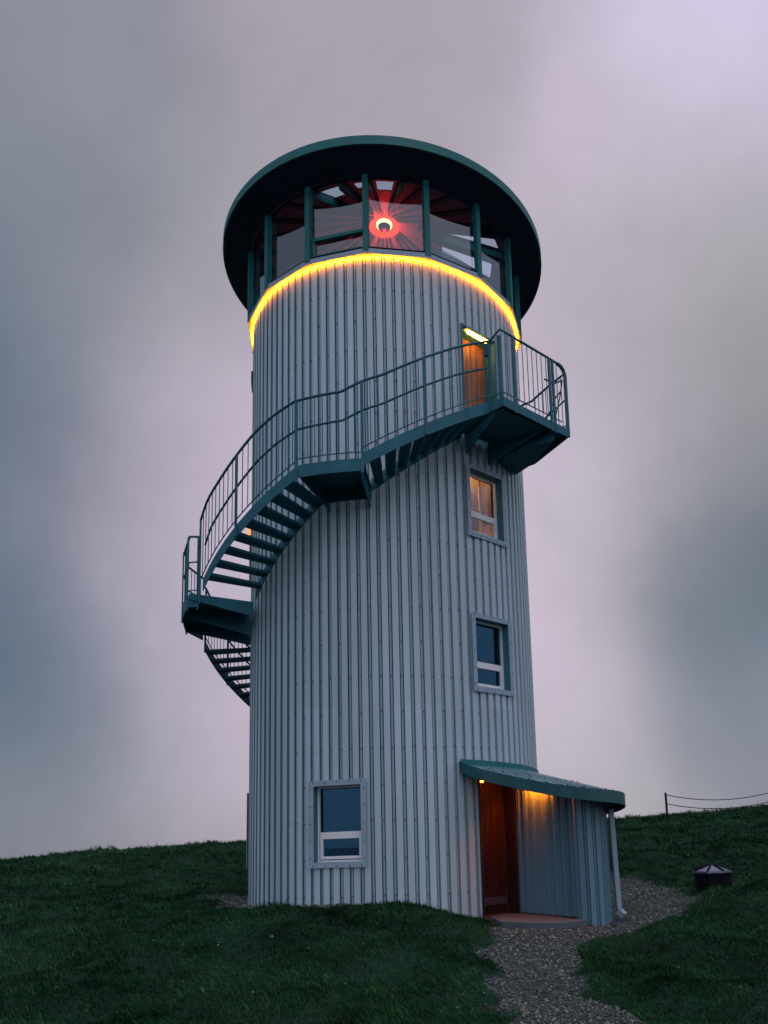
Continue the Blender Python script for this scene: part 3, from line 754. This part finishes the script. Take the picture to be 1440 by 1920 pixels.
# roof outline (outer edge) with eave (fascia underside) height
EV = [(1.02, -2.46, 2.08), (1.25, -2.79, 1.94), (1.47, -2.94, 1.86), (1.71, -3.11, 1.78), (1.95, -3.32, 1.70), (2.18, -3.54, 1.63), (2.46, -3.75, 1.56), (2.68, -3.90, 1.515), (2.86, -3.96, 1.485),
      (3.00, -3.94, 1.47), (3.13, -3.84, 1.455), (3.23, -3.67, 1.44), (3.30, -3.45, 1.42), (3.34, -3.15, 1.40), (3.35, -2.85, 1.38), (3.38, -2.3, 1.37), (3.34, -1.5, 1.36), (3.22, -.8, 1.38), (3.0, -.1, 1.46), (2.75, .35, 1.6)]
def _cr(p0, p1, p2, p3, t):
    return tuple(.5 * (2 * b + (c - a) * t + (2 * a - 5 * b + 4 * c - d) * t * t + (3 * b - a - 3 * c + d) * t ** 3) for a, b, c, d in zip(p0, p1, p2, p3))
_E = [EV[0]] + EV + [EV[-1]]; EV = [_cr(_E[i], _E[i + 1], _E[i + 2], _E[i + 3], k / 3) for i in range(len(_E) - 3) for k in range(3)] + [EV[-1]]
# plane fit for roof: z = interpolation between eave and tower line
def roof_z(x, y):
    d1 = 1e9
    for i in range(len(EV) - 1):
        ax, ay, az = EV[i]; bx, by, bz = EV[i + 1]
        t = max(0, min(1, ((x - ax) * (bx - ax) + (y - ay) * (by - ay)) / ((bx - ax) ** 2 + (by - ay) ** 2)))
        dd = math.hypot(x - ax - t * (bx - ax), y - ay - t * (by - ay))
        if dd < d1: d1 = dd; ze = az + t * (bz - az)
    dt = max(0, math.hypot(x, y) - R)
    return ze + (2.10 - ze) * d1 / (d1 + dt + 1e-6)
def corr_wall(pts, zb, ztf, name, m, parent, pitch=.17, inward=1):
    """corrugated sheet along a plan polyline"""
    pts = [Vector((p[0], p[1])) for p in pts]; seg = []; L = 0
    for a, b_ in zip(pts, pts[1:]):
        seg.append((L, a, b_)); L += (b_ - a).length
    n = max(1, round(L / pitch)); pitch = L / n; ss = []
    for k in range(n):
        for u, dpt in ((0, 1), (.60, 1), (.63, -.9), (.68, -.9), (.71, 0), (.89, 0), (.92, -.9), (.97, -.9)): ss.append((pitch * (k + u), dpt))
    ss.append((L - 1e-4, 1)); mb = MB(); rows = []
    for s_, dpt in ss:
        for l0, a, b_ in reversed(seg):
            if s_ >= l0 - 1e-9: break
        d = (b_ - a).normalized(); p = a + d * (s_ - l0); nrm = Vector((d.y, -d.x)) * inward
        q = p + nrm * (.028 * dpt); rows.append((Vector((q.x, q.y, zb(q.x, q.y) if callable(zb) else zb)), Vector((q.x, q.y, ztf(q.x, q.y)))))
    vs = [v for r_ in rows for v in r_]
    mb.add(vs, [(2 * i, 2 * i + 2, 2 * i + 3, 2 * i + 1) for i in range(len(rows) - 1)])
    return mb.build(name, m, parent, fix=False)
ztop = lambda x, y: roof_z(x, y) + .03
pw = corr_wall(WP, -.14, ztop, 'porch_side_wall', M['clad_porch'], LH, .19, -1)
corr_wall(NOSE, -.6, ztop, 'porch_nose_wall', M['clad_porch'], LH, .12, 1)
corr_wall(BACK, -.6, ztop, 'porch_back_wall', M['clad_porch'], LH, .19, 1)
# porch corner trim
mb = MB(); mb.box((2.645, -3.175, .72), ((1, 0, 0), (0, 1, 0), UZ), (.016, .016, .86)); mb.build('corner_trim', M['trim'], LH)
# roof deck
mb = MB(); inner = []
nE = len(EV)
for i, (x, y, z) in enumerate(EV):
    a = 22.8 + (95 - 22.8) * (i / (nE - 1)) ** .9; inner.append(P(a, 2.55, 2.22 - .08 * i / (nE - 1)))
M_ = 7; rows = []
for i, (x, y, z) in enumerate(EV):
    o_ = Vector((x, y, z + .155)); r_ = []
    for j in range(M_):
        f_ = j / (M_ - 1); p = o_.lerp(inner[i], f_); r_.append(p)
    rows.append(r_)
vs = []; 
for r_ in rows:
    for p in r_: vs.append(p)
    for p in r_: vs.append(p - UZ * .05)
fs = []
w_ = 2 * M_
for i in range(nE - 1):
    for j in range(M_ - 1):
        fs.append((i * w_ + j, (i + 1) * w_ + j, (i + 1) * w_ + j + 1, i * w_ + j + 1))
        fs.append((i * w_ + M_ + j, i * w_ + M_ + j + 1, (i + 1) * w_ + M_ + j + 1, (i + 1) * w_ + M_ + j))
mb.add(vs, fs); pr = mb.build('porch_roof', M['roofsheet'], LH)
# ribs and screws on the porch roof
mb = MB()
for i in range(0, nE - 1, 2):
    for f_ in (.0,):
        a = rows[i][0].lerp(rows[i + 1][0], f_); b_ = rows[i][-1].lerp(rows[i + 1][-1], f_)
        mb.bar(a + UZ * .006, b_ + UZ * .006, .03, .014)
ribs_mb = mb
mb = MB()
for i in range(6, nE - 9, 3):
    for f_ in (.25,):
        a = rows[i][0].lerp(rows[i + 1][0], f_); b_ = rows[i][-1].lerp(rows[i + 1][-1], f_)
        for g_ in (.06, .4):
            c = a.lerp(b_, g_); mb.box(c + UZ * .012, ((1, 0, 0), (0, 1, 0), UZ), (.012, .012, .014))
ribs_mb.merge(mb, M['screw']); ribs_mb.build('roof_ribs', M['roofsheet'], pr, fix=False)
# fascia ribbon
fr = []
for i, (x, y, z) in enumerate(EV):
    a = Vector(EV[max(0, i - 1)][:2] + (0,)); b_ = Vector(EV[min(nE - 1, i + 1)][:2] + (0,)); d = (b_ - a).normalized(); n_ = Vector((d.y, -d.x, 0))
    p = Vector((x, y, 0)) + n_ * .004
    fr.append((p + UZ * z, p + n_ * .02 + UZ * z, p + n_ * .02 + UZ * (z + .175), p + UZ * (z + .175)))
mb = MB(); mb.ribbon(fr, 0); mb.build('fascia', M['fascia'], pr)
# boarded underside
mb = MB(); vs = []
for i, (x, y, z) in enumerate(EV):
    vs += [Vector((x, y, z + .08)), P(22.8 + (95 - 22.8) * (i / (nE - 1)) ** .9, 2.63, 2.12)]
mb.add(vs, [(2 * i, 2 * i + 2, 2 * i + 3, 2 * i + 1) for i in range(nE - 1)])
mb.build('porch_soffit', M['soffit'], pr, fix=False)
# tower flashing over the porch roof
mb = MB(); vs = []
for i in range(20):
    a = 22.8 + 75 * i / 19; dz = .08 * i / 19; vs += [P(a, 2.655, 2.19 - dz), P(a, 2.645, 2.29 - dz), P(a, 2.60, 2.29 - dz)]
mb.add(vs, [(3 * i + k, 3 * i + 3 + k, 3 * i + 4 + k, 3 * i + 1 + k) for i in range(19) for k in (0, 1)]); mb.build('wall_flashing', M['teal'], pr, fix=False)
# downpipe
mb = MB(); mb.bar((3.255, -3.0, -.05), (3.215, -3.03, 1.42), .08, .07); dp = mb.build('downpipe', M['trim'], LH)
mb = MB(); mb.bar((3.255, -3.0, -.08), (3.31, -3.06, -.15), .1, .085); mb.build('pipe_shoe', M['trim'], dp)
# porch lamp under the roof
mb = MB(); mb.bar((2.02, -2.18, 1.85), (2.29, -2.74, 1.80), .012, .13); mb.build('added_light_shield', M['trim'], LH)  # added plate, keeps the porch lamp's light off the door
mb = MB(); mb.tube([(2.075, -2.18, 1.83), (2.335, -2.70, 1.785)], .02, 8); mb.build('porch_lamp', emis('porch_tube', (1.0, .13, .004), 260.0), LH)
# door step slab
mb = MB(); mb.prism([(1.40, -2.15), (1.50, -3.10), (1.85, -3.42), (2.3, -3.62), (2.66, -3.42), (2.6, -3.1), (1.95, -1.75)], -.5, -.155)
mb.build('door_step', M['concrete'], LH)

# ------------------------------------------------------------------ staircase
ST = empty('outside_staircase', (0, 0, 0), LH)
ST['label'] = 'teal steel stair and landings curling round the tower wall'
RO = 3.65; RI = 2.72
def zb1(t): return 5.23 + .0363 * (t + 58.4)
def zb2(t): return 6.62 + .0335 * (t + 6.2)
def zb0(t): return 4.74 + .0325 * (t + 100) if t > -126 else 4.74 - .0325 * 26 + .055 * (t + 126)
def stringer(fz, t0, t1, r0, r1, h, name='stringer'):
    rows = []; n = max(2, int(abs(t1 - t0) / 2.5))
    for i in range(n + 1):
        t = t0 + (t1 - t0) * i / n; z = fz(t)
        rows.append((P(t, r0, z), P(t, r1, z), P(t, r1, z + h), P(t, r0, z + h)))
    mb = MB(); mb.ribbon(rows, 0); return mb.build(name, M['steel'], ST)
stringer(zb1, -58.4, -22.4, RO - .012, RO, .20); stringer(zb1, -58.4, -22.6, RI, RI + .012, .22)
stringer(zb2, -6.2, 26.8, RO - .012, RO, .20); stringer(zb2, -6.2, 26.6, RI, RI + .012, .22)
stringer(zb0, -192, -97.5, RO - .012, RO, .20); stringer(zb0, -192, -97.5, RI, RI + .012, .2)
stringer(lambda t: 6.54, -22.4, -6.2, RO - .012, RO, .20); stringer(lambda t: 6.50, -22.4, -6.2, RI, RI + .012, .24)
def tread(t, z, dt=4.6, m=None, lip=.045):
    mb = MB(); a0, a1 = t - dt / 2, t + dt / 2; ra, rb_ = RI + .015, RO - .016
    c = [P(a0, ra, 0), P(a0, rb_, 0), P(a1, rb_, 0), P(a1, ra, 0)]
    mb.prism([(p.x, p.y) for p in c], z - lip, z)
    return mb.build('tread', m or M['steel'], ST)
def fl(t0, t1, n, fz, dt=4.4):
    for i in range(n):
        t = t0 + (t1 - t0) * (i + .5) / n; tread(t, fz(t) + .12, dt)
fl(-57.5, -23.5, 8, zb1)
fl(-5.5, 26, 8, zb2, 3.0)
fl(-126, -98.5, 7, zb0); fl(-190, -127, 21, zb0)
# grating cheeks hanging below the upper flight's treads (perforated risers)
def grating(t, z, h):
    mb = MB(); a = P(t, RI + .03, z); b_ = P(t, RO - .03, z); d = b_ - a
    for i in range(24): mb.bar(a + d * (i / 23) - UZ * h, a + d * (i / 23), .006, .006)
    for j in range(5): mb.bar(a - UZ * (h * j / 4), b_ - UZ * (h * j / 4), .006, .006)
    return mb.build('riser_grating', M['steel'], ST)
for i in range(7): t = -4 + 31.5 * (i + .5) / 8 - 1.2; grating(t, zb2(t) + .13, .16)
# landings
def arc(t0, t1, r, n=6): return [(P(t0 + (t1 - t0) * i / n, r, 0).x, P(t0 + (t1 - t0) * i / n, r, 0).y) for i in range(n + 1)]
def landing(poly, z0, z1, name='landing'):
    mb = MB(); mb.prism(poly, z1 - .03, z1 - .002); o = mb.build(name, M['steel'], ST)
    n = len(poly); mb = MB()
    return o
# landing 1 (left)
L1 = arc(-62, -97, RI, 8) + [tuple(P(-98, 3.70, 0))[:2], tuple(P(-88, 3.82, 0))[:2], tuple(P(-76, 3.79, 0))[:2], tuple(P(-64, 3.80, 0))[:2], tuple(P(-62, 3.66, 0))[:2]]
landing(L1, 5.0, 5.23)
def edge(pts, z0, z1, th=.02, name='landing_edge', m=None):
    for a, b_ in zip(pts, pts[1:]):
        mb = MB(); mb.bar((a[0], a[1], (z0 + z1) / 2), (b_[0], b_[1], (z0 + z1) / 2), th, z1 - z0); mb.build(name, m or M['steel'], ST)
outer1 = L1[9:]
edge(outer1, 5.03, 5.235)
mb = MB(); a = P(-62, RI, 5.235); b_ = P(-62, 3.8, 5.235)
nv = P(28, .018, 0) 
mb.add([a - nv, a + nv, b_ + nv, b_ - nv, a - nv - UZ * .26, a + nv - UZ * .26, b_ + nv - UZ * .10, b_ - nv - UZ * .10], [(0, 1, 2, 3), (4, 7, 6, 5), (0, 4, 5, 1), (1, 5, 6, 2), (2, 6, 7, 3), (3, 7, 4, 0)])
mb.build('landing_beam', M['steel'], ST)
for tt in (-74, -90):
    mb = MB(); a = P(tt, RI - .08, 5.2); b_ = P(tt, 3.8, 5.2); nv = P(tt + 90, .01, 0)
    mb.add([a - nv, a + nv, b_ + nv, b_ - nv, a - nv - UZ * .42, a + nv - UZ * .42, b_ + nv - UZ * .14, b_ - nv - UZ * .14], [(0, 1, 2, 3), (4, 7, 6, 5), (0, 4, 5, 1), (1, 5, 6, 2), (2, 6, 7, 3), (3, 7, 4, 0)])
    mb.build('bracket', M['steel'], ST)
# landing 2 (front)
L2 = arc(-22.4, -6.2, RI, 4) + arc(-6.2, -22.4, RO - .014, 6)
landing(L2, 6.5, 6.74)
for tt in (-21.8, -7):
    mb = MB(); a = P(tt, RI - .1, 6.7); b_ = P(tt, RO - .02, 6.7); nv = P(tt + 90, .01, 0)
    mb.add([a - nv, a + nv, b_ + nv, b_ - nv, a - nv - UZ * .30, a + nv - UZ * .30, b_ + nv - UZ * .16, b_ - nv - UZ * .16], [(0, 1, 2, 3), (4, 7, 6, 5), (0, 4, 5, 1), (1, 5, 6, 2), (2, 6, 7, 3), (3, 7, 4, 0)])
    mb.build('bracket', M['steel'], ST)
# upper platform
A_, B_, C_, D_ = (1.80, -3.46), (2.75, -2.70), (3.04, -2.48), (2.63, -1.50)
UP = [tuple(P(26.6, 3.64, 0))[:2], A_, B_, C_, D_] + [tuple(P(t, RI - .06, 0))[:2] for t in (62, 54, 46, 38, 30, 24)]
landing(UP, 7.7, 7.87, 'platform')
edge([tuple(P(26.6, 3.64, 0))[:2], A_, B_, C_, D_, tuple(P(62, RI - .06, 0))[:2]], 7.72, 7.872, .02, 'platform_edge')
mb = MB(); mb.prism([(1.62, -2.70), (1.72, -3.35), (2.66, -2.66), (2.01, -2.13)], 7.76, 7.78); mb.build('underside_plate', M['steel'], ST)
mb = MB(); mb.prism([(1.90, -1.60), (2.01, -2.13), (2.76, -2.64), (2.58, -1.86), (2.3, -1.35)], 7.58, 7.72); mb.build('underside_box', M['steel'], ST)
for (x0, y0), (x1, y1), hh in (((1.30, -2.25), (1.78, -3.35), .2), ((1.72, -2.0), (2.6, -2.75), .26)):
    mb = MB(); a = Vector((x0, y0, 7.83)); b_ = Vector((x1, y1, 7.83)); d = (b_ - a).normalized(); nv = Vector((d.y, -d.x, 0)) * .01
    mb.add([a - nv, a + nv, b_ + nv, b_ - nv, a - nv - UZ * (hh + .12), a + nv - UZ * (hh + .12), b_ + nv - UZ * .1, b_ - nv - UZ * .1], [(0, 1, 2, 3), (4, 7, 6, 5), (0, 4, 5, 1), (1, 5, 6, 2), (2, 6, 7, 3), (3, 7, 4, 0)])
    mb.build('bracket', M['steel'], ST)

# ------------------------------------------------------------------ railings
HR = [(-60.5, 6.52), (-56, 6.74), (-48.6, 6.96), (-41.4, 7.22), (-35, 7.47), (-28.9, 7.66), (-23, 7.80), (-11.2, 7.84), (-6.2, 7.99), (-.8, 8.10), (9, 8.42), (18.4, 8.72), (26.2, 8.94)]
def interp(tab, t):
    if t <= tab[0][0]: return tab[0][1]
    for (a, za), (b_, zb_) in zip(tab, tab[1:]):
        if t <= b_: return za + (zb_ - za) * (t - a) / (b_ - a)
    return tab[-1][1]
def ztopstr(t):
    if t < -22.4: return zb1(t) + .2
    if t < -6.2: return 6.74
    return zb2(t) + .2
def rail(name, f, ts_, r_, rad_): 
    MB().tube([P(t, r_, f(t)) for t in ts_], rad_, 8).build(name, M['steel'], ST)
ts_ = list(np.arange(-60.5, 26.4, 2.2)) + [-23, -11.2, 26.4]; ts_ = sorted(ts_)
rail('handrail', lambda t: interp(HR, t), ts_, RO + .01, .021)
rail('mid_rail', lambda t: interp(HR, t) - .43, ts_, RO - .07, .018)
def botz(t):
    if -22.4 < t < -6.2: return 6.74 + .10
    return ztopstr(t) + .09
seg_ts = [ts_a for ts_a in np.arange(-59, -22.4, 2)] + [-22.5]
rail('bottom_rail', botz, seg_ts, RO, .010); rail('bottom_rail', botz, list(np.linspace(-22.3, -6.6, 8)), RO, .010); rail('bottom_rail', botz, list(np.linspace(-6.1, 26.5, 16)), RO, .010)
def post(a, b_, w=.045):
    mb = MB(); d = Vector((a[0], a[1], 0)); n_ = d.normalized(); t_ = Vector((-n_.y, n_.x, 0))
    mb.box(((a[0] + b_[0]) / 2, (a[1] + b_[1]) / 2, (a[2] + b_[2]) / 2), (t_, n_, UZ), (w / 2, w / 4, (b_[2] - a[2]) / 2)); return mb.build('post', M['steel'], ST)
for t in (-60.5, -41.4, -22.6, -6.2, 9.0, 26.4):
    zlo = {-60.5: 5.05, -22.6: 6.46, -6.2: 6.5}.get(t, ztopstr(t) - .19); post(P(t, RO + .012, zlo), P(t, RO + .012, interp(HR, t)))
nbal = 0
def baluster(a, b_, parent=ST):
    global nbal
    nbal += 1
    mb = MB(); mb.tube([a, b_], .0075, 5); mb.build('baluster', M['steel'], ST)
for t in np.arange(-58.8, 26, 1.95):
    if min(abs(t - q_) for q_ in (-60.5, -41.4, -22.6, -6.2, 9.0, 26.4)) < .7: continue
    baluster(P(t, RO, botz(t)), P(t, RO, interp(HR, t)))
# landing 1 railing
ZL = 5.235
def straight_rail(pts, zbase, ztop, midz=None, spacing=.115, bot=.09, pw_=.045, posts=True, hr=.02, balf=baluster):
    P3 = [Vector((p[0], p[1], 0)) for p in pts]
    zt = ztop if isinstance(ztop, list) else [ztop] * len(P3)
    MB().tube([p + UZ * z for p, z in zip(P3, zt)], hr, 8).build('handrail', M['steel'], ST)
    if midz: MB().tube([p + UZ * midz for p in P3], .014, 6).build('mid_rail', M['steel'], ST)
    MB().tube([p + UZ * (zbase + bot) for p in P3], .010, 6).build('bottom_rail', M['steel'], ST)
    for i in range(len(P3) - 1):
        a, b_ = P3[i], P3[i + 1]; l = (b_ - a).length; n = max(1, int(l / spacing))
        for k in range(1, n):
            f_ = k / n; p = a.lerp(b_, f_); baluster(p + UZ * (zbase + bot), p + UZ * (zt[i] + (zt[i + 1] - zt[i]) * f_))
O1 = [P(-62.2, 3.64, 0), P(-64, 3.78, 0), P(-76, 3.78, 0), P(-88, 3.80, 0), P(-97.5, 3.68, 0)]
straight_rail(O1, ZL, [6.26, 6.28, 6.28, 6.28, 6.25], 5.82)
for p in (P(-62.3, 3.66, 0), P(-64.2, 3.80, 0), P(-76, 3.80, 0), P(-88, 3.81, 0)): post((p.x, p.y, 4.98), (p.x, p.y, 6.27), .05)
mb = MB(); mb.tube([P(-60.5, RO + .01, 6.09), P(-61.4, RO + .02, 6.05), P(-62.2, 3.66, 6.09)], .016, 6); mb.tube([P(-60.5, RO + .01, 5.45), P(-62.2, 3.66, 5.42)], .014, 6); mb.build('rail_link', M['steel'], ST)
# lower flight railing
lt = list(np.linspace(-192, -98, 40)); hz = lambda t: zb0(t) + 1.28
rail('handrail', hz, lt, RO + .01, .021); rail('mid_rail', lambda t: hz(t) - .43, lt, RO - .07, .018); rail('bottom_rail', lambda t: zb0(t) + .29, lt, RO, .010)
for t in (-98.5, -113, -128, -145, -162, -178, -191): post(P(t, RO + .012, zb0(t)), P(t, RO + .012, hz(t)))
lowb = [t for t in np.arange(-126, -99, 1.95)]
for t in lowb: baluster(P(t, RO, zb0(t) + .29), P(t, RO, hz(t)))
mb = MB()
for t in np.arange(-190, -127, 1.95): mb.tube([P(t, RO, zb0(t) + .29), P(t, RO, hz(t))], .0075, 5)
mb.build('hidden_balusters', M['steel'], ST)
# platform railing
ZP = 7.87
p0 = P(26.6, 3.66, 0)
straight_rail([(p0.x, p0.y), A_, (2.02, -3.28), B_], ZP, [8.94, 9.04, 9.04, 9.03], None, .105)
straight_rail([B_, (2.93, -2.56)], ZP, [9.03, 9.02], None, .06)
for p, z in ((P(28.2, 3.80, 0), 9.0), (Vector((2.03, -3.28, 0)), 9.04), (Vector((2.72, -2.73, 0)), 9.03), (Vector((2.79, -2.67, 0)), 9.03)): post((p.x, p.y, 7.7), (p.x, p.y, z), .055)
mb = MB(); mb.box(P(26.4, 3.62, 8.80), (P(116.4, 1, 0), P(26.4, 1, 0), UZ), (.05, .035, .10)); mb.build('junction_box', M['steel'], ST)
# rounded gate frame at the far corner
mb = MB(); c0 = Vector((2.90, -2.58, 0)); c1 = Vector((3.05, -2.46, 0))
mb.tube([c0 + UZ * 9.02, c0.lerp(c1, .45) + UZ * 9.01, c0.lerp(c1, .8) + UZ * 8.96, c1 + UZ * 8.86, c1 + UZ * 8.7, c1 + UZ * 7.74], .032, 10); mb.build('gate_frame', M['steel'], ST)
straight_rail([C_, (2.86, -2.02), D_, tuple(P(62, 2.68, 0))[:2]], ZP, [8.90, 8.95, 8.95, 8.95], 8.42, .11)
mb = MB(); mb.tube([P(61, 2.72, 8.25), (2.62, -1.75, 8.25), (2.80, -2.1, 8.33), (2.9, -2.3, 8.55), (2.98, -2.4, 8.62)], .014, 6)
mb.tube([(2.84, -2.35, 8.05), (2.95, -2.44, 8.5), (3.0, -2.46, 8.8)], .012, 6); mb.tube([(2.66, -2.6, 8.72), (2.85, -2.5, 8.70), (2.98, -2.46, 8.78)], .016, 6)
mb.build('gate_bracket', M['steel'], ST)
# small round vent hood on the left flank
mb = MB(); t_, n_ = frame_at(-88)
mb.tube([P(-84, 2.58, 10.0), P(-84, 2.65, 10.0)], .2, 20); mb.build('vent_hood', M['black'], LH)
mb = MB(); mb.bar(P(-86, 2.68, 6.9), P(-86, 2.68, 7.05), .05); mb.build('side_wall_lamp', emis('side_lamp', (1.0, .30, .06), 1.6), LH)

# ================================================================== OTHER THINGS
FN = empty('wire_fence', (9, 11.5, 1.2)); tag(FN, 'dark post with two sagging wires on the hill crest at right', 'fence')
def fz(x, y): return float(height(np.array([x]), np.array([y]))[0])
posts = [(9.0, 11.45), (12.9, 11.1), (16.8, 11.0)]
for i, (x, y) in enumerate(posts):
    mb = MB(); z0 = fz(x, y); zt = 2.40 + .08 * i
    mb.tube([(x - 9, y - 11.5, z0 - .3 - 1.2), (x - 9, y - 11.5, zt - 1.2)], .04, 8); o = mb.build('fence_post', M['wire'], FN)
for (x0, y0), (x1, y1) in zip(posts, posts[1:]):
    for zz, sag in ((2.33, .26), (2.03, .25)):
        pts = []
        for k in range(17):
            f_ = k / 16; pts.append((x0 + (x1 - x0) * f_ - 9, y0 + (y1 - y0) * f_ - 11.5, zz + .06 * f_ * (1 if x0 < 10 else 1) - sag * 4 * f_ * (1 - f_) - 1.2))
        mb = MB(); mb.tube(pts, .015, 6); mb.build('fence_wire', M['wire'], FN)
# vent / well cap in the grass
vx, vy = 5.45, -1.13; vz = fz(vx, vy) - .01
VC = empty('well_cap', (vx, vy, vz)); tag(VC, 'low dark octagonal well with a pale pointed metal cap in the grass', 'well cap')
def ngon(r_, z, n=8, a0=.2): return [(r_ * math.cos(2 * pi * k / n + a0), r_ * math.sin(2 * pi * k / n + a0), z) for k in range(n)]
mb = MB(); rings = [ngon(.31, -.2), ngon(.31, .06), ngon(.335, .06), ngon(.335, .09), ngon(.31, .09), ngon(.31, .19), ngon(.33, .19), ngon(.33, .22), ngon(.2, .24)]
vs = [v for r_ in rings for v in r_]; mb.add(vs, [(8 * i + k, 8 * i + (k + 1) % 8, 8 * i + 8 + (k + 1) % 8, 8 * i + 8 + k) for i in range(len(rings) - 1) for k in range(8)])
mb.build('well_body', M['black'], VC)
mb = MB(); rings = [ngon(.34, .235), ngon(.34, .27), ngon(.06, .365), ngon(.01, .37)]
vs = [v for r_ in rings for v in r_]; mb.add(vs, [(8 * i + k, 8 * i + (k + 1) % 8, 8 * i + 8 + (k + 1) % 8, 8 * i + 8 + k) for i in range(3) for k in range(8)] + [tuple(range(8))])
cp = mb.build('cap', M['zinc'], VC)
mb = MB()
for k in range(8):
    a = 2 * pi * k / 8 + .2; mb.bar((.345 * math.cos(a), .345 * math.sin(a), .275), (.05 * math.cos(a), .05 * math.sin(a), .375), .03, .02)
mb.build('cap_ridges', M['black'], cp)
